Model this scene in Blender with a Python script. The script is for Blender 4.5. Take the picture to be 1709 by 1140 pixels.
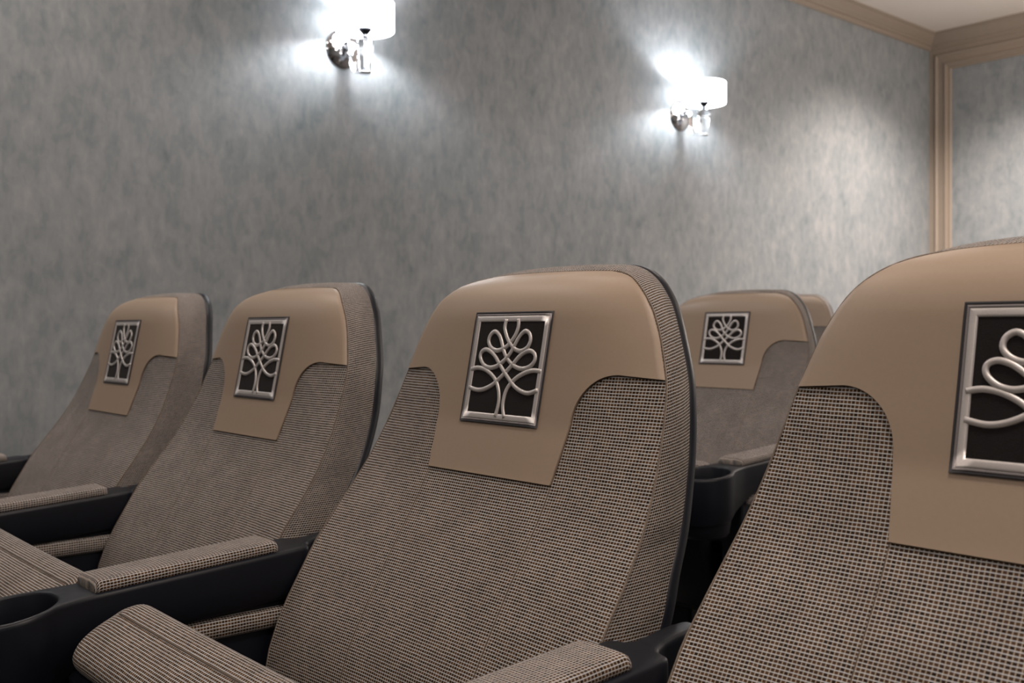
import bpy, bmesh, math, random
import numpy as np
from mathutils import Vector, Matrix

random.seed(4)
for o in list(bpy.data.objects):
    bpy.data.objects.remove(o)
S = bpy.context.scene
C = S.collection
Z0 = 0.90            # height of the emblem centre of a front-row chair above the floor

# ------------------------------------------------------------------ camera
cam_d = bpy.data.cameras.new('camera')
cam = bpy.data.objects.new('camera', cam_d); C.objects.link(cam)
cam.location = (0.8742, -0.7507, Z0 + 0.0409)
cam.rotation_euler = (math.radians(90), 0, math.radians(49.07))
cam_d.sensor_width = 36.0
cam_d.lens = 36.0 * 1719.6 / 1709
cam_d.shift_y = -(570 - 552.4) / 1709
cam_d.clip_start = 0.02
cam_d.dof.use_dof = True
cam_d.dof.focus_distance = 1.05
cam_d.dof.aperture_fstop = 9.5
S.camera = cam

# ------------------------------------------------------------------ world, lights, exposure
S.view_settings.view_transform = 'Standard'
S.view_settings.look = 'None'
S.view_settings.gamma = 1.0
S.view_settings.use_curve_mapping = False
S.view_settings.exposure = 0.0
W = bpy.data.worlds.new('world'); S.world = W; W.use_nodes = True
W.node_tree.nodes['Background'].inputs[0].default_value = (0.9, 0.95, 1.0, 1)
W.node_tree.nodes['Background'].inputs[1].default_value = 0.02

WARM = (1.0, 0.88, 0.79)
CEIL = Z0 + 1.735
def spot(x, y, energy, deg=110, blend=0.6, radius=0.06, col=WARM, tx=0.0, ty=0.0):
    d = bpy.data.lights.new('ceiling_spot', 'SPOT')
    d.energy = energy; d.spot_size = math.radians(deg); d.spot_blend = blend
    d.shadow_soft_size = radius; d.color = col
    o = bpy.data.objects.new('ceiling_spot', d); C.objects.link(o)
    o.location = (x, y, CEIL - 0.02)
    o.rotation_euler = (math.radians(ty), math.radians(tx), 0)
    return o
for sx, sy, se, sd in ((-1.22, 4.12, 250, 134), (-0.05, 4.12, 230, 134), (1.30, 4.12, 200, 134),
                       (-1.05, 2.2, 28, 150), (0.75, 2.2, 28, 150),
                       (-1.05, 0.45, 20, 150), (0.75, -0.10, 92, 150),
                       (-1.50, -0.25, 48, 140), (-1.05, -1.3, 20, 150), (0.85, -1.3, 64, 150)):  # leftmost spot is an unseen wall wash added to brighten the left wall
    spot(sx, sy, se, sd, 0.7, 0.12)
# unseen fill lights added to brighten the ceiling, walls and chairs
def lamp(x, y, z, e, col, r):
    d = bpy.data.lights.new('fill_light', 'POINT'); d.energy = e; d.color = col; d.shadow_soft_size = r
    o = bpy.data.objects.new('fill_light', d); C.objects.link(o); o.location = (x, y, z)
lamp(-0.15, 4.0, 1.72, 52, WARM, 0.15)
lamp(1.6, 3.6, 1.9, 20, WARM, 0.2)
lamp(1.9, 0.2, 2.15, 30, WARM, 0.2)
lamp(-1.85, -0.66, Z0 + 1.05, 5, (0.88, 0.93, 1.0), 0.08)
lamp(0.3, -2.6, 2.1, 14, WARM, 0.2)

# ------------------------------------------------------------------ material helpers
def new_mat(name):
    m = bpy.data.materials.new(name); m.use_nodes = True
    nt = m.node_tree
    return m, nt, nt.nodes['Principled BSDF']
def N(nt, t, **kw):
    n = nt.nodes.new(t)
    for k, v in kw.items(): setattr(n, k, v)
    return n
def math_node(nt, op, a, b=None, c=None):
    n = N(nt, 'ShaderNodeMath', operation=op)
    for i, v in enumerate((a, b, c)):
        if v is None: continue
        if hasattr(v, 'links'): nt.links.new(v, n.inputs[i])
        else: n.inputs[i].default_value = v
    return n.outputs[0]
def mixc(nt, fac, a, b):
    n = N(nt, 'ShaderNodeMix', data_type='RGBA')
    for i, v in ((0, fac), (6, a), (7, b)):
        if hasattr(v, 'links'): nt.links.new(v, n.inputs[i])
        else: n.inputs[i].default_value = v if i == 0 else (*v, 1)
    return n.outputs[2]
def noise(nt, vec, scale, detail=3, rough=0.55):
    n = N(nt, 'ShaderNodeTexNoise')
    n.inputs['Scale'].default_value = scale; n.inputs['Detail'].default_value = detail
    n.inputs['Roughness'].default_value = rough
    if vec is not None: nt.links.new(vec, n.inputs['Vector'])
    return n.outputs[0]
def bump(nt, height, bsdf, strength, dist):
    b = N(nt, 'ShaderNodeBump'); b.inputs['Strength'].default_value = strength
    b.inputs['Distance'].default_value = dist
    nt.links.new(height, b.inputs['Height']); nt.links.new(b.outputs[0], bsdf.inputs['Normal'])
def simple(name, col, rough=0.5, metal=0.0, nscale=None, namp=0.1, bs=0.0, bd=0.001, spec=0.5):
    m, nt, b = new_mat(name)
    b.inputs['Roughness'].default_value = rough; b.inputs['Metallic'].default_value = metal
    b.inputs['Specular IOR Level'].default_value = spec
    b.inputs['Base Color'].default_value = (*col, 1)
    if nscale:
        tc = N(nt, 'ShaderNodeTexCoord')
        f = noise(nt, tc.outputs['Object'], nscale, 4)
        lo = tuple(c * (1 - namp) for c in col); hi = tuple(c * (1 + namp) for c in col)
        nt.links.new(mixc(nt, f, lo, hi), b.inputs['Base Color'])
        if bs: bump(nt, f, b, bs, bd)
    return m

def weave_material():
    m, nt, b = new_mat('woven_fabric')
    uv = N(nt, 'ShaderNodeUVMap'); sep = N(nt, 'ShaderNodeSeparateXYZ')
    # a slow wander keeps the threads from being ruler straight
    wob = N(nt, 'ShaderNodeTexNoise'); wob.inputs['Scale'].default_value = 60.0
    nt.links.new(uv.outputs[0], wob.inputs['Vector'])
    add = N(nt, 'ShaderNodeVectorMath', operation='MULTIPLY_ADD')
    nt.links.new(wob.outputs['Color'], add.inputs[0]); add.inputs[1].default_value = (0.0009, 0.0009, 0)
    nt.links.new(uv.outputs[0], add.inputs[2])
    nt.links.new(add.outputs[0], sep.inputs[0])
    pu, pv = 0.0038, 0.0033
    u = math_node(nt, 'DIVIDE', sep.outputs[0], pu); v = math_node(nt, 'DIVIDE', sep.outputs[1], pv)
    # distance from the thread centre: 0 on the thread, 0.5 in the middle of a cell
    du = math_node(nt, 'PINGPONG', u, 0.5); dv = math_node(nt, 'PINGPONG', v, 0.5)
    def ramp(x, a, c):
        r = N(nt, 'ShaderNodeMapRange', interpolation_type='SMOOTHSTEP')
        nt.links.new(x, r.inputs[0]); r.inputs[1].default_value = a; r.inputs[2].default_value = c
        r.inputs[3].default_value = 1.0; r.inputs[4].default_value = 0.0
        return r.outputs[0]
    weft = ramp(dv, 0.10, 0.20)
    warp = ramp(du, 0.07, 0.18)
    cell = N(nt, 'ShaderNodeCombineXYZ')
    nt.links.new(math_node(nt, 'FLOOR', u), cell.inputs[0]); nt.links.new(math_node(nt, 'FLOOR', v), cell.inputs[1])
    wn = N(nt, 'ShaderNodeTexWhiteNoise', noise_dimensions='2D'); nt.links.new(cell.outputs[0], wn.inputs['Vector'])
    fib = noise(nt, uv.outputs[0], 900.0, 2)
    dark = mixc(nt, wn.outputs[0], (0.018, 0.009, 0.005), (0.090, 0.045, 0.022))
    warpc = mixc(nt, wn.outputs[0], (0.31, 0.243, 0.18), (0.47, 0.388, 0.305))
    weftc = mixc(nt, fib, (0.40, 0.405, 0.415), (0.70, 0.71, 0.735))
    c1 = mixc(nt, warp, dark, warpc)
    c2 = mixc(nt, math_node(nt, 'MULTIPLY', weft, 0.86), c1, weftc)
    # broad uneven wear of the cloth
    big = noise(nt, uv.outputs[0], 22.0, 3)
    val = N(nt, 'ShaderNodeMapRange'); nt.links.new(big, val.inputs[0])
    val.inputs[1].default_value = 0.3; val.inputs[2].default_value = 0.7
    val.inputs[3].default_value = 0.74; val.inputs[4].default_value = 0.93
    vm = N(nt, 'ShaderNodeVectorMath', operation='SCALE')
    nt.links.new(c2, vm.inputs[0]); nt.links.new(val.outputs[0], vm.inputs['Scale'])
    nt.links.new(vm.outputs[0], b.inputs['Base Color'])
    b.inputs['Roughness'].default_value = 0.9; b.inputs['Specular IOR Level'].default_value = 0.15
    h = math_node(nt, 'MAXIMUM', weft, math_node(nt, 'MULTIPLY', warp, 0.8))
    bump(nt, h, b, 0.7, 0.0009)
    return m

def wallpaper_material(name, axis):
    m, nt, b = new_mat(name)
    tc = N(nt, 'ShaderNodeTexCoord')
    def streak(rot, sc, scale, det, dist=0.0):
        mp = N(nt, 'ShaderNodeMapping'); nt.links.new(tc.outputs['Object'], mp.inputs[0])
        mp.inputs['Rotation'].default_value = (rot, 0, 0) if axis == 'x' else (0, rot, 0)
        mp.inputs['Scale'].default_value = sc
        n = N(nt, 'ShaderNodeTexNoise'); n.inputs['Scale'].default_value = scale
        n.inputs['Detail'].default_value = det; n.inputs['Roughness'].default_value = 0.62
        n.inputs['Distortion'].default_value = dist
        nt.links.new(mp.outputs[0], n.inputs['Vector'])
        return n.outputs[0]
    a = streak(0.35, (1, 1, 0.62), 26.0, 6, 0.5)
    c = streak(-0.3, (1, 1, 0.7), 8.0, 4, 0.4)
    d = streak(0.12, (1, 1, 0.30), 60.0, 3)
    s = math_node(nt, 'ADD', math_node(nt, 'MULTIPLY', a, 0.46), math_node(nt, 'ADD', math_node(nt, 'MULTIPLY', c, 0.34), math_node(nt, 'MULTIPLY', d, 0.20)))
    r = N(nt, 'ShaderNodeValToRGB'); nt.links.new(s, r.inputs[0])
    el = r.color_ramp.elements
    el[0].position = 0.34; el[0].color = (0.178, 0.203, 0.218, 1)
    el[1].position = 0.69; el[1].color = (0.365, 0.362, 0.370, 1)
    e = el.new(0.49); e.color = (0.254, 0.272, 0.284, 1)
    nt.links.new(r.outputs[0], b.inputs['Base Color'])
    b.inputs['Roughness'].default_value = 0.62; b.inputs['Specular IOR Level'].default_value = 0.25
    bump(nt, s, b, 0.25, 0.004)
    return m

M = {}
M['fabric'] = weave_material()
M['leather'] = simple('tan_leather', (0.30, 0.225, 0.165), 0.46, 0, 260, 0.05, 0.10, 0.0006, 0.35)
M['plastic'] = simple('black_plastic', (0.0035, 0.0045, 0.0085), 0.42, 0, 500, 0.2, 0.10, 0.0004, 0.3)
M['seam'] = simple('dark_thread', (0.085, 0.06, 0.042), 0.9)
M['cord'] = simple('twisted_cord', (0.15, 0.115, 0.09), 0.9, 0, 420, 0.8)
M['felt'] = simple('dark_felt', (0.0135, 0.0115, 0.0115), 0.95, 0, 900, 0.6, 0.4, 0.0006, 0.1)
M['felt'].node_tree.nodes['Principled BSDF'].inputs['Sheen Weight'].default_value = 0.05
M['satin'] = simple('silver_thread', (0.58, 0.54, 0.522), 0.38, 0.5, 1200, 0.15, 0.3, 0.0004)
M['satin_dark'] = simple('grey_thread', (0.20, 0.18, 0.18), 0.45, 0.4, 1200, 0.2, 0.3, 0.0004)
M['black_thread'] = simple('black_thread', (0.012, 0.011, 0.014), 0.7)
M['wall_l'] = wallpaper_material('grey_wallpaper', 'x')
M['wall_b'] = wallpaper_material('grey_wallpaper_back', 'y')
M['trim'] = simple('taupe_paint', (0.315, 0.258, 0.208), 0.42, 0, 30, 0.04)
M['ceiling'] = simple('ceiling_paint', (0.82, 0.745, 0.685), 0.9, 0, 14, 0.02)
M['floor'] = simple('dark_carpet', (0.05, 0.047, 0.045), 1.0, 0, 300, 0.4, 0.5, 0.003)
M['dim_chrome'] = simple('chrome_dark_reflection', (0.07, 0.07, 0.08), 0.25, 1.0)  # socket chrome, its dark reflections put into the base colour
M['chrome'] = simple('chrome', (0.80, 0.80, 0.83), 0.06, 1.0)
m, nt, b = new_mat('crystal'); b.inputs['Transmission Weight'].default_value = 1.0
b.inputs['Roughness'].default_value = 0.02; b.inputs['IOR'].default_value = 1.5; b.inputs['Base Color'].default_value = (0.97, 0.98, 1, 1); M['crystal'] = m
m, nt, b = new_mat('lit_shade'); b.inputs['Base Color'].default_value = (0.9, 0.9, 0.9, 1)
b.inputs['Emission Color'].default_value = (0.93, 0.96, 1.0, 1); b.inputs['Emission Strength'].default_value = 11.0; M['shade'] = m
m, nt, b = new_mat('lit_bulb'); b.inputs['Emission Color'].default_value = (0.93, 0.96, 1.0, 1)
b.inputs['Emission Strength'].default_value = 950.0; M['bulb'] = m

# ------------------------------------------------------------------ mesh helpers
def make(name, verts, faces, mat, parent=None, uvs=None, smooth=True):
    me = bpy.data.meshes.new(name)
    me.from_pydata([tuple(v) for v in verts], [], faces)
    if uvs is not None:
        l = me.uv_layers.new(name='UVMap')
        for lp in me.loops: l.data[lp.index].uv = uvs[lp.vertex_index]
    if smooth: me.polygons.foreach_set('use_smooth', [True] * len(me.polygons))
    me.materials.append(mat)
    bm = bmesh.new(); bm.from_mesh(me); bmesh.ops.recalc_face_normals(bm, faces=bm.faces); bm.to_mesh(me); bm.free()
    o = bpy.data.objects.new(name, me); C.objects.link(o)
    if parent is not None: o.parent = parent
    return o
def grid(name, rows, mat, parent=None, uvs=None, close_u=False, caps=False, smooth=True):
    nr, nc = len(rows), len(rows[0])
    V = [p for r in rows for p in r]; F = []
    for i in range(nr - 1):
        for j in range(nc if close_u else nc - 1):
            k = (j + 1) % nc
            F.append((i * nc + j, i * nc + k, (i + 1) * nc + k, (i + 1) * nc + j))
    if caps:
        F.append(tuple(range(nc))[::-1]); F.append(tuple((nr - 1) * nc + j for j in range(nc)))
    U = [q for r in uvs for q in r] if uvs else None
    return make(name, V, F, mat, parent, U, smooth)
def tube_rows(path, rx, ry=None, n=8, up=None):
    ry = ry or rx; path = [Vector(p) for p in path]; rows = []
    for i, p in enumerate(path):
        t = (path[min(i + 1, len(path) - 1)] - path[max(i - 1, 0)]).normalized()
        a = Vector(up) if up is not None else (Vector((0, 0, 1)) if abs(t.z) < 0.9 else Vector((0, 1, 0)))
        s = t.cross(a).normalized(); nrm = s.cross(t).normalized()
        rows.append([p + s * rx * math.cos(2 * math.pi * k / n) + nrm * ry * math.sin(2 * math.pi * k / n) for k in range(n)])
    return rows
def tube(name, path, r, mat, parent, n=8, ry=None, up=None):
    return grid(name, tube_rows(path, r, ry, n, up), mat, parent, close_u=True, caps=True)
def lathe(name, prof, mat, parent, centre, n=32, smooth=True, axis='z', caps=False):
    rows = []
    for r, h in prof:
        row = []
        for k in range(n):
            a = 2 * math.pi * k / n; c, s = r * math.cos(a), r * math.sin(a)
            d = (c, s, h) if axis == 'z' else (h, c, s)
            row.append(Vector(centre) + Vector(d))
        rows.append(row)
    return grid(name, rows, mat, parent, close_u=True, caps=caps, smooth=smooth)
def catmull(pts, per=6):
    P = [np.array(p, float) for p in pts]; out = []
    for i in range(len(P) - 1):
        p0, p1, p2, p3 = P[max(i - 1, 0)], P[i], P[i + 1], P[min(i + 2, len(P) - 1)]
        for k in range(per):
            t = k / per
            out.append(0.5 * (2 * p1 + (p2 - p0) * t + (2 * p0 - 5 * p1 + 4 * p2 - p3) * t * t + (3 * p1 - p0 - 3 * p2 + p3) * t ** 3))
    out.append(P[-1]); return out
def box(name, lo, hi, mat, parent=None, bevel=0.0, segs=2):
    bm = bmesh.new(); bmesh.ops.create_cube(bm, size=1)
    for v in bm.verts:
        v.co = Vector([lo[i] + (hi[i] - lo[i]) * (v.co[i] + 0.5) for i in range(3)])
    if bevel: bmesh.ops.bevel(bm, geom=list(bm.edges), offset=bevel, segments=segs, affect='EDGES', profile=0.5)
    me = bpy.data.meshes.new(name); bm.to_mesh(me); bm.free(); me.materials.append(mat)
    o = bpy.data.objects.new(name, me); C.objects.link(o)
    if parent is not None: o.parent = parent
    return o
def thing(name, loc, label, cat, group=None):
    o = bpy.data.objects.new(name, None); C.objects.link(o); o.location = loc
    o.empty_display_size = 0.1
    o['label'] = label; o['category'] = cat
    if group: o['group'] = group
    return o
def struct(o): o['kind'] = 'structure'; return o
def copy_tree(o, parent=None):
    c = o.copy(); C.objects.link(c); c.parent = parent
    for ch in list(o.children): copy_tree(ch, c)
    return c

# ------------------------------------------------------------------ the room
XW, YB = -2.03, 4.95            # sconce wall, back wall
XR, YF = 3.2, -3.4
struct(box('floor', (XW - .1, YF - .1, -0.1), (XR + .1, YB + .1, 0.0), M['floor']))
struct(box('ceiling', (XW - .1, YF - .1, CEIL), (XR + .1, YB + .1, CEIL + 0.1), M['ceiling']))
struct(box('wall_left', (XW - .1, YF - .1, 0), (XW, YB + .1, CEIL), M['wall_l']))
struct(box('wall_back', (XW, YB, 0), (XR, YB + .1, CEIL), M['wall_b']))
struct(box('wall_right', (XR, YF - .1, 0), (XR + .1, YB + .1, CEIL), M['wall_l']))
struct(box('wall_front', (XW, YF - .1, 0), (XR, YF, CEIL), M['wall_b']))

# crown moulding: profile (out from the wall, down from the ceiling)
crown = [(0, 0), (0.066, 0), (0.066, 0.010), (0.058, 0.014), (0.050, 0.028), (0.036, 0.045), (0.024, 0.056), (0.022, 0.062), (0.014, 0.064), (0.013, 0.082), (0.004, 0.088), (0, 0.088)]
def sweep(name, prof, pts_fn, n, mat):
    rows = [pts_fn(i, prof) for i in range(n)]
    o = grid(name, rows, mat, None, close_u=True, caps=True, smooth=False)
    return struct(o)
sweep('trim_1', crown, lambda i, p: [(XW + a, (YF, YB - a)[i], CEIL - d) for a, d in p], 2, M['trim'])
sweep('trim_2', crown, lambda i, p: [((XW + a, XR)[i], YB - a, CEIL - d) for a, d in p], 2, M['trim'])
# flat corner strip and framing strip under the crown on the back wall
struct(box('trim_3', (XW, YB - 0.006, 0.0), (XW + 0.045, YB, CEIL - 0.088), M['trim']))
struct(box('trim_4', (XW + 0.045, YB - 0.006, CEIL - 0.135), (XR, YB, CEIL - 0.088), M['trim']))
# picture-frame moulding on the back wall: profile (across, out)
fr = [(0, 0), (0, 0.013), (0.006, 0.017), (0.012, 0.013), (0.016, 0.009), (0.052, 0.012), (0.060, 0.020), (0.068, 0.019), (0.072, 0.009), (0.080, 0.008), (0.088, 0.012), (0.094, 0.005), (0.094, 0)]
x0, x1, z1, z2 = XW + 0.036, 1.6, 0.35, CEIL - 0.117
def frame_pts(i, p):
    out = []
    for a, d in p:
        xa, xb, za, zb = x0 + a, x1 - a, z1 + a, z2 - a
        x, z = ((xa, za), (xa, zb), (xb, zb), (xb, za), (xa, za))[i]
        out.append((x, YB - d, z))
    return out
sweep('trim_5', fr, frame_pts, 5, M['trim'])

# ------------------------------------------------------------------ chair surface functions
PZ = [-.52, -.40, -.34, -.306, -.255, -.217, -.147, -.117, -.061, 0, .061, .080, .092, .100, .106, .113]
PY = [-.175, -.163, -.150, -.138, -.110, -.088, -.045, -.030, -.0115, .0008, .0125, .0200, .0290, .0385, .049, .064]
HZ = [-.52, -.34, -.26, -.234, -.19, -.155, -.12, -.08, -.04, -.007, .036, .060, .075, .087, .096, .102, .1055]
HX = [.247, .249, .2495, .249, .247, .243, .237, .2295, .2225, .215, .199, .186, .174, .160, .144, .126, .104]
EZ = [-.52, -.30, -.225, -.12, -.06, -.007, .06, .11]
EY = [-.010, -.012, -.010, .003, .013, .020, .022, .014]
def smooth_fn(X, Y):
    xs = np.linspace(X[0], X[-1], 400); ys = np.interp(xs, X, Y)
    k = np.exp(-np.linspace(-2, 2, 13) ** 2); k /= k.sum()
    yp = np.pad(ys, 6, mode='reflect', reflect_type='odd'); ys = np.convolve(yp, k, 'valid')
    return lambda z: float(np.interp(z, xs, ys))
yc, ee = smooth_fn(PZ, PY), smooth_fn(EZ, EY)
def hw(z): return float(np.interp(z, HZ, HX))
def front(x, z):
    h = max(hw(min(z, .1055)), 0.02)
    t = min(abs(x) / h, 1.0)
    e = ee(z)
    return yc(z) + (e * t ** 3.2 if e > 0 else e * t ** 2.2)
def P(x, y, z): return (x, y, z + Z0)

def build_chair():
    root = bpy.data.objects.new('cinema_chair', None); C.objects.link(root)
    # --- woven front of the backrest
    zs = list(np.linspace(-.50, -.02, 34)) + list(np.linspace(-.007, .09, 12)) + [.096, .100, .103, .1055]
    ts = np.linspace(-1, 1, 41)
    arc = [0]
    for a, c in zip(zs[:-1], zs[1:]): arc.append(arc[-1] + math.hypot(c - a, yc(c) - yc(a)))
    rows, uvs = [], []
    for z, s in zip(zs, arc):
        rows.append([P(t * hw(z), front(t * hw(z), z), z) for t in ts]); uvs.append([(t * hw(z), s) for t in ts])
    rows.append([P(t * .104, front(t * .104, .1055) + .002, .1055 + .0018 * (1 - t * t)) for t in ts]); uvs.append([(t * .104, arc[-1] + .002) for t in ts])
    grid('backrest', rows, M['fabric'], root, uvs)
    # --- leather headrest cover: a yoke over the top with a strap hanging down the middle
    def lw(z):
        if z < -.055: return .104 + (.112 - .104) * (z + .117) / .062
        if z < -.0035:
            d = .0515 ** 2 - (z + .055) ** 2
            return .1635 - math.sqrt(max(d, 0))
        return hw(z) - .0006
    zl = [-.117, -.1163] + list(np.linspace(-.1145, -.055, 9)) + [-.055 + .0515 * math.sin(a) for a in np.linspace(.12, 1.555, 14)] + [-.0030] + list(np.linspace(.004, .09, 13)) + [.096, .1, .103, .1055]
    tl = np.linspace(-1, 1, 49)
    V, F = [], []
    def patch(rows):
        base, nc = len(V), len(rows[0])
        for r in rows: V.extend(r)
        for a in range(len(rows) - 1):
            for j in range(nc - 1):
                F.append((base + a * nc + j, base + a * nc + j + 1, base + (a + 1) * nc + j + 1, base + (a + 1) * nc + j))
    def L(x, z, back=0.0): return P(x, front(x, z) - .0026 + back, z)
    ti = np.array([-1, -.992] + list(np.linspace(-.96, .96, 35)) + [.992, 1]); xa = .1635
    # strap and the concave arcs
    low = [z for z in zl if z < -.0035]
    rows = [[L(t * lw(z), z) for t in ti] for z in low]
    rows.append([L(t * xa, -.0033) for t in ti])
    for sgn in (-1, 1):
        patch([[L(sgn * lw(z), z, .00004) for z in low + [-.0034]], [L(sgn * lw(z), z, .004) for z in low + [-.0034]]])
    patch([[(p[0], p[1] + .00004, p[2]) for p in rows[0]], [(p[0], p[1] + .0045, p[2] - .0004) for p in rows[0]]])
    patch(rows)
    # yoke above them: inner columns carry on, outer columns start at the lower edge of the yoke
    def xrow(z):
        w = hw(z) - .0006; q = .763
        return [-w + (1 - q) * w * k / 7 for k in range(7)] + [t * q * w for t in ti] + [w * q + (1 - q) * w * k / 7 for k in range(1, 8)]
    def zedge(x): return -.0033 - .0035 * max(0, (abs(x) - xa) / .052)
    up = [-.0033] + [z for z in zl if z > .003]
    rows = []
    for i, z in enumerate(up):
        xs = xrow(z)
        if i == 0: xs = [(-xa - .0512 * (7 - k) / 7) for k in range(7)] + [t * xa for t in ti] + [xa + .0512 * k / 7 for k in range(1, 8)]
        row = [L(x, zedge(x) if i == 0 else z) for x in xs]
        rows.append([(row[0][0], row[0][1] + .004, row[0][2])] + row + [(row[-1][0], row[-1][1] + .004, row[-1][2])])
    tt = [x / (hw(.1055) - .0006) for x in xrow(.1055)]
    top = [P(t * .1035, front(t * .1035, .1055) - .0006, .1058 + .0018 * (1 - t * t)) for t in tt]
    rows.append([(top[0][0], top[0][1] + .002, top[0][2])] + top + [(top[-1][0], top[-1][1] + .002, top[-1][2])])
    patch(rows)
    for sgn in (-1, 1):                                  # turned-under lip of the yoke
        xs = [sgn * (xa + .0512 * k / 7) for k in range(8)]
        patch([[L(x, zedge(x), .00004) for x in xs], [(L(x, zedge(x), .004)[0], L(x, zedge(x), .004)[1], zedge(x) + Z0 - .0003) for x in xs]])
    o = make('headrest_cover', V, F, M['leather'], root)
    bm = bmesh.new(); bm.from_mesh(o.data); bmesh.ops.remove_doubles(bm, verts=bm.verts, dist=1e-5)
    bmesh.ops.recalc_face_normals(bm, faces=bm.faces); bm.to_mesh(o.data); bm.free()
    # dark stitching just under the lower edge of the cover
    edge = [(lw(z), z) for z in zl if z < -.0035] + [(.19, -.0055), (.2145, -.0072)]
    path = [(x, z) for x, z in edge]
    full = [(-x, z) for x, z in reversed(path)] + [(x, -.1175) for x in np.linspace(-.1, .1, 11)] + path
    tube('stitching', [P(x, front(x, z) - .0002, z - .0004) for x, z in full], .0009, M['seam'], root, 6, up=(0, 1, 0))
    # --- two long seams below the strap corners
    for s in (-1, 1):
        pts = []
        for z in np.linspace(-.119, -.48, 26):
            x = s * .104; pts.append(P(x, front(x, z) + .0003, z))
        tube('seam', pts, .0007, M['seam'], root, 6, up=(0, 1, 0))
    # --- side band that wraps from the front seam round to the shell
    keys = [(-.50, (.245, -.105, -.50)), (-.34, (.250, -.076, -.34)), (-.234, (.250, -.026, -.236)), (-.19, (.240, .001, -.19)),
            (-.155, (.228, .028, -.155)), (-.12, (.214, .053, -.115)), (-.08, (.203, .071, -.075)), (-.04, (.194, .082, -.03)),
            (-.007, (.184, .090, .0)), (.036, (.164, .100, .045)), (.060, (.150, .107, .068)), (.075, (.137, .112, .083)), (.087, (.125, .116, .094)),
            (.096, (.112, .119, .103)), (.102, (.098, .121, .110)), (.1055, (.080, .122, .1145))]
    Fp = [np.array((hw(z), front(hw(z), z), z)) for z, _ in keys]; Bp = [np.array(bk) for _, bk in keys]
    for t in (.66, .33, 0):
        Fp.append(np.array((t * .104, front(t * .104, .1055) + .001, .1055 + .0018 * (1 - t * t)))); Bp.append(np.array((t * .08, .123, .1145 + .003 * (1 - t * t))))
    Fh, Bh = catmull(Fp, 4), catmull(Bp, 4)
    mir = lambda L: L + [np.array((-p[0], p[1], p[2])) for p in L[::-1][1:]]
    Fr, Bk = mir(Fh), mir(Bh)
    rows, uvs = [], []; acc = 0
    for i, (f, k) in enumerate(zip(Fr, Bk)):
        if i: acc += np.linalg.norm((f + k) / 2 - (Fr[i - 1] + Bk[i - 1]) / 2)
        out = np.array((f[0], 0, max(0, f[2] + .03) * 1.4)); out /= np.linalg.norm(out) + 1e-9
        L = np.linalg.norm(k - f); row, ur = [], []
        for j in range(9):
            t = j / 8
            row.append(P(*(f * (1 - t) + k * t + out * (.0045 if f[2] > -.15 else .001) * math.sin(math.pi * t)))); ur.append((t * L, acc))
        rows.append(row); uvs.append(ur)
    grid('side_band', rows, M['fabric'], root, uvs)
    tube('piping', [P(f[0] * 1.001, f[1] + .0002, f[2] + .0002) for f in Fr], .0010, M['cord'], root, 6, up=(0, 1, 0))
    # --- black plastic back shell
    half = [(b[0], b[1], b[2]) for b in Bh]
    rows = []
    for i, bpt in enumerate(half):
        x, y, z = bpt
        o = np.array((1.0, 0, 0)) if z < .03 else np.array((max(x, 0.01), 0, .9 * (z - .02)))
        o = o / np.linalg.norm(o)
        e = .0026 if z < .09 else .0026 * max(0, x / .12)
        row = []
        for off, dy, k in ((e * .3, -.006, 1), (e, -.004, 1), (e * 1.2, .002, 1), (e * .8, .007, 1), (-.003, .012, 1)):
            row.append(np.array(((x + o[0] * off) * k, y + dy, z + o[2] * off)))
        for k in (.8, .55, .3, 0): row.append(np.array((x * k, y + .012 + .026 * (1 - k * k) * min(1, (.125 - z) * 8), z)))
        rows.append([P(*p) for p in row] + [P(-p[0], p[1], p[2]) for p in row[::-1][1:]])
    grid('back_shell', rows, M['plastic'], root)
    # --- emblem patch
    Q = np.array([(268, 190), (815, 180), (143, 962), (703, 1015)], float)
    D = [(0, 0), (1, 0), (0, 1), (1, 1)]
    A = []; bb = []
    for (X, Y), (u, v) in zip(Q, D):
        A += [[X, Y, 1, 0, 0, 0, -u * X, -u * Y], [0, 0, 0, X, Y, 1, -v * X, -v * Y]]; bb += [u, v]
    H = np.append(np.linalg.solve(np.array(A), np.array(bb)), 1).reshape(3, 3)
    def nrm(p):
        q = H @ np.array((p[0], p[1], 1.0)); return q[0] / q[2], q[1] / q[2]
    def onp(u, v, off):
        x = (u - .5) * .130; z = .0615 - .123 * v
        return P(x, front(x, z) - off, z)
    g = np.linspace(0, 1, 15)
    pr = [[onp(u, v, .0036) for u in g] for v in g]
    rim = lambda r: [(r[0][0], r[0][1] + .0025, r[0][2])] + r + [(r[-1][0], r[-1][1] + .0025, r[-1][2])]
    pr = [rim(r) for r in pr]
    pr.insert(0, [(p[0], p[1] + .0025, p[2]) for p in pr[0]]); pr.append([(p[0], p[1] + .0025, p[2]) for p in pr[-1]])
    em = grid('emblem', pr, M['felt'], root)
    em['label'] = 'dark embroidered patch with a looping silver tree knot'
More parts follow.
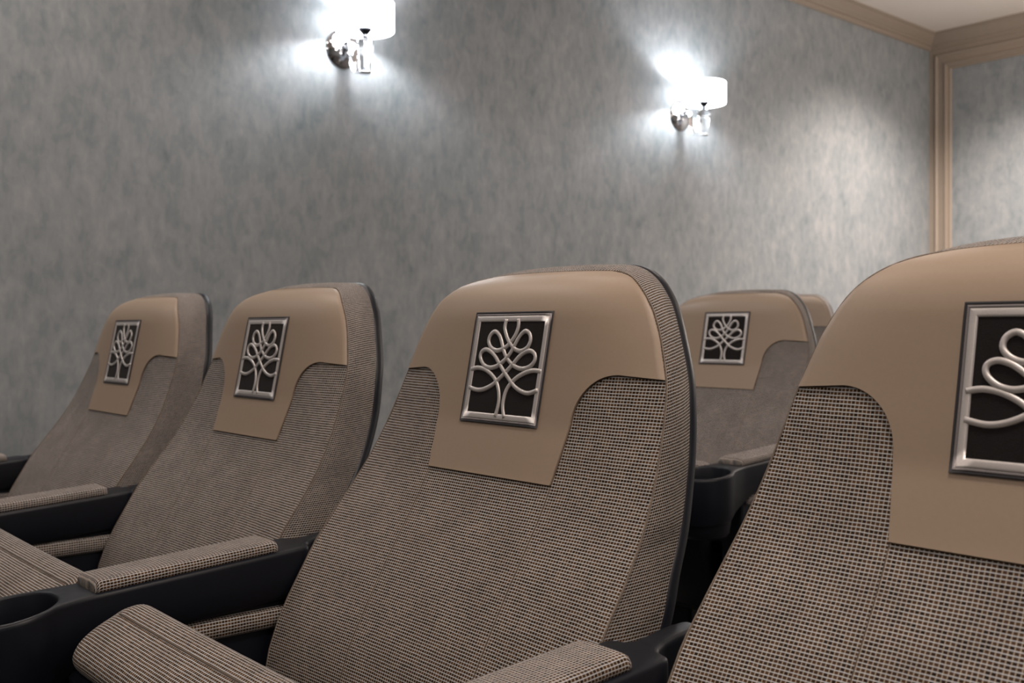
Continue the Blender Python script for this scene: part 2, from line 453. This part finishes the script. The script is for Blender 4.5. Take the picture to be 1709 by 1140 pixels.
    def ring(name, a, bnd, mat, h):
        sides = []
        prof = [(0, .0), (.08, .8), (.25, 1.0), (.75, 1.0), (.92, .8), (1, 0)]
        cs = [(0, 0), (1, 0), (1, 1), (0, 1), (0, 0)]
        rows = []
        for i in range(4):
            for k in range(13):
                s = k / 12
                row = []
                for t, hh in prof:
                    ax = (a + bnd * t) / .130; az = (a + bnd * t) / .123
                    lo = (ax, az); hi = (1 - ax, 1 - az)
                    c0 = (lo[0] if cs[i][0] == 0 else hi[0], lo[1] if cs[i][1] == 0 else hi[1])
                    c1 = (lo[0] if cs[i + 1][0] == 0 else hi[0], lo[1] if cs[i + 1][1] == 0 else hi[1])
                    row.append(onp(c0[0] + (c1[0] - c0[0]) * s, c0[1] + (c1[1] - c0[1]) * s, .0036 + h * hh))
                rows.append(row)
        return grid(name, rows, mat, em)
    ring('border', -.0012, .0022, M['black_thread'], .0007)
    ring('outer_edging', .0012, .0022, M['satin_dark'], .0009)
    ring('frame', .0034, .0068, M['satin'], .0009)
    strands = [
        [(490, 232), (476, 290), (488, 350), (515, 408), (552, 448), (594, 460), (637, 435), (660, 385), (655, 338), (630, 317), (600, 333), (570, 375), (545, 420), (518, 470), (485, 513), (440, 553), (405, 573), (362, 580), (322, 560), (297, 515), (303, 470), (335, 449), (370, 462), (402, 495), (432, 545), (462, 598), (500, 655), (542, 712), (592, 750), (650, 765), (714, 742)],
        [(574, 230), (572, 285), (552, 342), (522, 388), (490, 424), (452, 447), (412, 456), (375, 436), (356, 393), (370, 345), (403, 320), (433, 345), (450, 390), (461, 440), (478, 492), (510, 540), (552, 575), (602, 588), (652, 572), (688, 530), (690, 484), (660, 458), (618, 468), (575, 502), (530, 556), (482, 608), (432, 660), (380, 706), (320, 736), (268, 742), (210, 722)],
        [(228, 592), (275, 580), (325, 592), (370, 624), (404, 668), (425, 730), (431, 800), (422, 870), (402, 938)],
        [(735, 608), (680, 600), (620, 617), (560, 652), (510, 702), (480, 755), (463, 820), (459, 880), (468, 945)]]
    for i, st in enumerate(strands):
        pts = [nrm(p) for p in st]; pts = catmull([(p[0], p[1], 0) for p in pts], 4)
        path = [onp(p[0], p[1], .0040 + (.0004 if i == 0 else 0)) for p in pts]
        tube('embroidered_strand', path, .0027, M['satin'], em, 8, .0014, up=(0, 1, 0))
    # --- tipped-up seat cushion
    sec = catmull([(-.205, -.50), (-.232, -.425), (-.265, -.355), (-.296, -.296), (-.313, -.264), (-.328, -.248), (-.343, -.2475), (-.357, -.2535), (-.378, -.264), (-.395, -.277), (-.4035, -.292), (-.398, -.305), (-.386, -.312), (-.36, -.33), (-.30, -.45), (-.25, -.53)], 4)
    cen = np.array((-.34, -.31)); xs = []
    for a in np.linspace(-math.pi / 2, math.pi / 2, 33):
        xs.append(a)
    cols = [(-1 + .13 * (1 - math.cos(k / 7 * math.pi / 2)), k) for k in range(8)]
    xl = [(-.236 + .040 * (1 - math.cos(k / 8 * math.pi / 2)), math.sin(k / 8 * math.pi / 2)) for k in range(9)]
    xl += [(x, 1.0) for x in np.linspace(-.17, .17, 13)] + [(-x, f) for x, f in reversed(xl)]
    rows, uvs = [], []
    al = [0]
    for a, c in zip(sec[:-1], sec[1:]): al.append(al[-1] + float(np.linalg.norm(np.array(c) - np.array(a))))
    spine = [np.array((-.20 - .165 * min(1, max(0, (q[1] + .50) / .19)), max(-.50, min(-.30, q[1] - .02)))) for q in sec]
    for x, f in xl:
        f2 = .45 + .55 * f
        row = []
        sag = .007 * (1 - (x / .236) ** 2)
        for q, c in zip(sec, spine):
            p = c + (np.array(q) - c) * f2
            row.append(P(x, p[0] + sag * .4, p[1] - sag * .5))
        rows.append(row); uvs.append([(x * 1.0, a) for a in al])
    grid('seat_cushion', rows, M['fabric'], root, uvs, caps=True)
    tube('seat_seam', [P(x, -.3563 + .003 * (1 - (x / .236) ** 2), -.2535 - .0035 * (1 - (x / .236) ** 2)) for x in np.linspace(-.205, .205, 22)], .0013, M['seam'], root, 6)
    # --- seat pan under the cushion
    sh = [(-.382, -.306), (-.404, -.312), (-.400, -.335), (-.375, -.41), (-.335, -.49), (-.285, -.56), (-.225, -.585), (-.175, -.56), (-.185, -.50), (-.24, -.46), (-.33, -.34)]
    rows = [[P(x, y + .008 * (k == 0), z) for y, z in sh] for k, x in ((0, -.228), (1, -.216), (2, 0), (3, .216), (0, .228))]
    grid('seat_pan', rows, M['plastic'], root, close_u=True, caps=True)
    # --- frame that carries it
    box('hinge_beam', P(-.25, -.20, -.60), P(.25, -.12, -.545), M['plastic'], root, .006)
    box('pedestal', P(-.05, -.19, -Z0 + .012), P(.05, -.12, -.60), M['plastic'], root, .006)
    box('foot_plate', P(-.10, -.26, -Z0), P(.10, -.03, -Z0 + .012), M['plastic'], root, .003)
    box('back_bracket', P(-.20, -.13, -.60), P(.20, -.06, -.44), M['plastic'], root, .006)
    return root

def build_armrest():
    # local x = 0 on the centre line, same y and z as the chair
    root = bpy.data.objects.new('armrest', None); C.objects.link(root)
    cy, ro, ri = -.443, .0570, .0490
    top = lambda y: float(np.interp(y, [-.52, -.46, -.40, -.33, -.13, -.10, -.06, -.03], [-.2600, -.2540, -.2450, -.2405, -.2270, -.2245, -.2180, -.2170]))
    # plan outline: a straight bar whose front end swells into the cup ring
    right = [(.0, -.030), (.007, -.031), (.0108, -.036), (.0122, -.048), (.0125, -.066), (.0127, -.082), (.0142, -.093), (.018, -.0985), (.025, -.1005), (.0315, -.1025), (.0346, -.107), (.0355, -.114)]
    right += [(.0355, y) for y in np.linspace(-.128, -.355, 22)]
    y1 = cy + ro * math.sin(math.radians(38)); x1 = ro * math.cos(math.radians(38))
    for k in range(1, 7):
        t = k / 7; h = t * t * (3 - 2 * t); right.append((.0355 + (x1 - .0355) * (t ** 1.7), -.355 + (y1 + .355) * t))
    for a in np.linspace(38, -90, 22): right.append((ro * math.cos(math.radians(a)), cy + ro * math.sin(math.radians(a))))
    loop = right + [(-x, y) for x, y in right[::-1][1:-1]]
    loop = [np.array(p) for p in loop]; n = len(loop)
    def inset(d):
        out = []
        for i in range(n):
            a, c = loop[i - 1], loop[(i + 1) % n]; t = c - a; t /= np.linalg.norm(t)
            out.append(loop[i] + d * np.array((t[1], -t[0])) * (1 if True else 0))
        return out
    sgn = 1 if inset(.01)[60][0] < loop[60][0] or inset(.01)[20][0] < loop[20][0] else -1
    def depth(y): return .058 + .030 * max(0, min(1, (-.33 - y) / .08))
    lv = []
    for d, dz in ((.0045, 0), (.0020, -.0009), (.0006, -.0026), (0, -.0055)):
        lv.append([P(p[0], p[1], top(p[1]) + dz) for p in inset(sgn * d)])
    for d, k in ((0, .5), (.0005, .92), (.004, 1.0)):
        lv.append([P(p[0], p[1], top(p[1]) - depth(p[1]) * k) for p in inset(sgn * d)])
    V = [p for r in lv for p in r]; F = []
    for i in range(len(lv) - 1):
        for j in range(n): F.append((i * n + j, i * n + (j + 1) % n, (i + 1) * n + (j + 1) % n, (i + 1) * n + j))
    # top face with the cup opening, bridged in triangles
    hole = [(ri + .003, 0), (ri + .001, -.0009), (ri, -.003), (ri - .001, -.030), (ri - .003, -.055)]
    m = 40; base = len(V)
    for r, dz in hole:
        for k in range(m):
            a = 2 * math.pi * k / m; x, y = r * math.cos(a), cy + r * math.sin(a); V.append(P(x, y, top(y) + dz))
    for i in range(len(hole) - 1):
        for k in range(m): F.append((base + i * m + k, base + i * m + (k + 1) % m, base + (i + 1) * m + (k + 1) % m, base + (i + 1) * m + k))
    bm = bmesh.new(); vs = [bm.verts.new(v) for v in V]
    for f in F: bm.faces.new([vs[i] for i in f])
    es = [bm.edges.get((vs[j], vs[(j + 1) % n])) for j in range(n)] + [bm.edges.get((vs[base + k], vs[base + (k + 1) % m])) for k in range(m)]
    for v in bm.verts: v.co.z += 0
    bmesh.ops.triangle_fill(bm, edges=es, use_beauty=True, use_dissolve=False)
    last = (len(lv) - 1) * n
    bmesh.ops.recalc_face_normals(bm, faces=bm.faces)
    me = bpy.data.meshes.new('console'); bm.to_mesh(me); bm.free()
    me.polygons.foreach_set('use_smooth', [True] * len(me.polygons)); me.materials.append(M['plastic'])
    o = bpy.data.objects.new('console', me); C.objects.link(o); o.parent = root
    # the cup well hanging below
    prof = [(ri - .003, -.050), (.045, -.095), (.0, -.096), (.0, -.120), (.040, -.120), (.047, -.112), (.0520, -.080), (.0525, -.060), (.0525, -.052)]
    lathe('cup_holder', prof, M['plastic'], root, P(0, cy, -.2515), 40)
    # upholstered pad
    pr, uv = [], []
    L0, L1, pw = -.362, -.143, .0305
    acc = 0
    ysp = [L0] + [L0 +   .007 * (1 - math.cos(k / 4 * math.pi / 2)) for k in range(1, 5)] + list(np.linspace(L0 + .03, L1 - .03, 9)) + [L1 -   .007 * (1 - math.cos(k / 4 * math.pi / 2)) for k in range(4, 0, -1)] + [L1]
    for i, y in enumerate(ysp):
        e = min(y - L0, L1 - y) / .007; f = math.sqrt(max(0, 1 - (1 - min(e, 1)) ** 2))
        h = .0088 + .0052 * f; w = pw - .002 * (1 - f)
        t0 = top(y) - .0008
        row, ur = [], []
        prof = [(-w + .002, 0), (-w, .3), (-w + .0008, .62), (-w + .0035, .9), (-w + .008, .99)] + [(x, 1 + .04 * (1 - (x / w) ** 2)) for x in np.linspace(-w + .016, w - .016, 5)] + [(w - .008, .99), (w - .0035, .9), (w - .0008, .62), (w, .3), (w - .002, 0)]
        u = 0; last = None
        for x, hh in prof:
            p = (x, hh * h)
            if last: u += math.hypot(p[0] - last[0], p[1] - last[1])
            last = p; row.append(P(x, y, t0 + hh * h)); ur.append((y, u))
        pr.append(row); uv.append(ur)
    grid('arm_pad', pr, M['fabric'], root, uv, caps=True)
    # upholstered strip and side panel under the console
    for s in (-1, 1):
        rows = [[P(s * .022, y, -.294), P(s * .0295, y, -.298), P(s * .031, y, -.308), P(s * .0295, y, -.318), P(s * .022, y, -.322)] for y in np.linspace(-.345, -.055, 8)]
        uvs = [[(y, k * .009) for k in range(5)] for y in np.linspace(-.345, -.055, 8)]
        grid('side_strip', rows, M['fabric'], root, uvs, caps=True)
    box('side_panel', P(-.024, -.36, -.62), P(.024, -.05, -.285), M['plastic'], root, .006)
    box('stanchion', P(-.022, -.25, -Z0 + .012), P(.022, -.12, -.60), M['plastic'], root, .005)
    box('foot_plate', P(-.035, -.30, -Z0), P(.035, -.06, -Z0 + .012), M['plastic'], root, .003)
    return root

# ------------------------------------------------------------------ place the chairs
PITCH = 0.58
chair_spots = [
    (0.0, 0.0, 0.0, 'woven brown cinema chair in sharp focus at the centre, tan headrest with full emblem', 'front row of cinema chairs'),
    (-PITCH, 0.0, 0.0, 'woven brown cinema chair in the front row directly left of the sharp central chair', 'front row of cinema chairs'),
    (-2 * PITCH, 0.0, 0.0, 'farthest left of the front-row cinema chairs, beside the grey sconce wall', 'front row of cinema chairs'),
    (PITCH, 0.0, 0.0, 'largest, nearest cinema chair, cut off by the right edge of the picture', 'front row of cinema chairs'),
    (-0.65, 1.243, 0.024, 'cinema chair in the row behind, its emblem seen between the two nearest chairs', 'cinema chairs in the rows behind'),
    (-1.362, 2.49, 0.062, 'rearmost cinema chair, only its tan shoulder peeping out behind the second-row chair', 'cinema chairs in the rows behind')]
proto = build_chair()
for i, (x, y, z, lab, grp) in enumerate(chair_spots):
    o = proto if i == 0 else copy_tree(proto)
    o.location = (x, y, z); o['label'] = lab; o['category'] = 'chair'; o['group'] = grp
arm_spots = [
    (-PITCH / 2, 0, 0, 'black armrest with woven pad and cup holder, left of the sharp central chair'),
    (-1.5 * PITCH, 0, 0, 'black armrest with woven pad between the two leftmost front-row chairs'),
    (-2.5 * PITCH, 0, 0, 'black armrest at the far left, between the leftmost chair and the grey wall'),
    (PITCH / 2, 0, 0, 'nearest armrest, cut off by the bottom edge, between the central chair and the largest chair'),
    (-0.65 + PITCH / 2, 1.243, 0.024, 'armrest of the second-row chair with its black round cup holder in view'),
]
aproto = build_armrest()
for i, (x, y, z, lab) in enumerate(arm_spots):
    o = aproto if i == 0 else copy_tree(aproto)
    o.location = (x, y, z); o['label'] = lab; o['category'] = 'armrest'; o['group'] = 'armrests between the cinema chairs'
# low risers under the rows behind
struct(box('floor_riser', (XW, 0.55, 0.0), (XR, YB, 0.024), M['floor']))
struct(box('floor_riser', (XW, 1.85, 0.024), (XR, YB, 0.062), M['floor']))

# ------------------------------------------------------------------ wall sconces
def build_sconce():
    r = bpy.data.objects.new('wall_sconce', None); C.objects.link(r)
    # local origin: centre of the backplate on the wall; +x comes out of the wall
    lathe('backplate', [(0.0, .028), (.012, .0275), (.03, .024), (.048, .017), (.060, .009), (.066, .004), (.067, 0.0)], M['chrome'], r, (0, 0, 0), 40, axis='x')
    lathe('arm_boss', [(0.0, .050), (.009, .049), (.012, .044), (.0135, .024)], M['chrome'], r, (0, 0, 0), 24, axis='x')
    arm = catmull([(.022, 0, .010), (.044, 0, .013), (.056, 0, .004), (.059, 0, -.030), (.063, 0, -.064), (.078, 0, -.088), (.102, 0, -.0965), (.132, 0, -.100)], 6)
    tube('arm', arm, .0155, M['chrome'], r, 12, .0032, up=(1, 0, .4))
    cx = .132
    lathe('foot_disc', [(.0, -.104), (.019, -.104), (.020, -.101), (.019, -.098), (.0, -.098)], M['chrome'], r, (cx, 0, 0), 24)
    st = lathe('crystal_stem', [(.0, -.098), (.0165, -.098), (.0185, -.088), (.0265, -.006), (.0255, .002), (.012, .009), (.0, .010)], M['crystal'], r, (cx, 0, 0), 8, smooth=False)
    lathe('socket', [(.0, .010), (.009, .010), (.0105, .014), (.0085, .018), (.012, .023), (.022, .034), (.0225, .040), (.012, .046), (.0, .046)], M['dim_chrome'], r, (cx, 0, 0), 24)
    R0, zb, zt = .092, .032, .119
    lathe('lamp_shade', [(R0 - .003, zb), (R0 - .0005, zb - .0008), (R0, zb + .004), (R0, zt - .004), (R0 - .0005, zt + .0008), (R0 - .003, zt), (R0 - .004, zt - .004), (R0 - .004, zb + .004), (R0 - .003, zb)], M['shade'], r, (cx, 0, 0), 48)
    for k in range(3):
        a = 2 * math.pi * k / 3 + .4
        tube('shade_spoke', [(cx + .012 * math.cos(a), .012 * math.sin(a), .056), (cx + (R0 - .004) * math.cos(a), (R0 - .004) * math.sin(a), .056)], .0014, M['chrome'], r, 6)
    lathe('bulb', [(.0, .046), (.009, .047), (.012, .054), (.0155, .066), (.014, .078), (.007, .085), (.0, .086)], M['bulb'], r, (cx, 0, 0), 20)
    return r
s0 = build_sconce(); s0.location = (XW, 1.037, Z0 + .960)
s1 = copy_tree(s0); s1.location = (XW, 2.732, Z0 + .974)
for o, lab in ((s0, 'larger lit wall sconce cut off by the top edge, chrome arm and white drum shade'), (s1, 'smaller lit wall sconce near the room corner, chrome arm and white drum shade')):
    o['label'] = lab; o['category'] = 'wall lamp'; o['group'] = 'wall sconces'
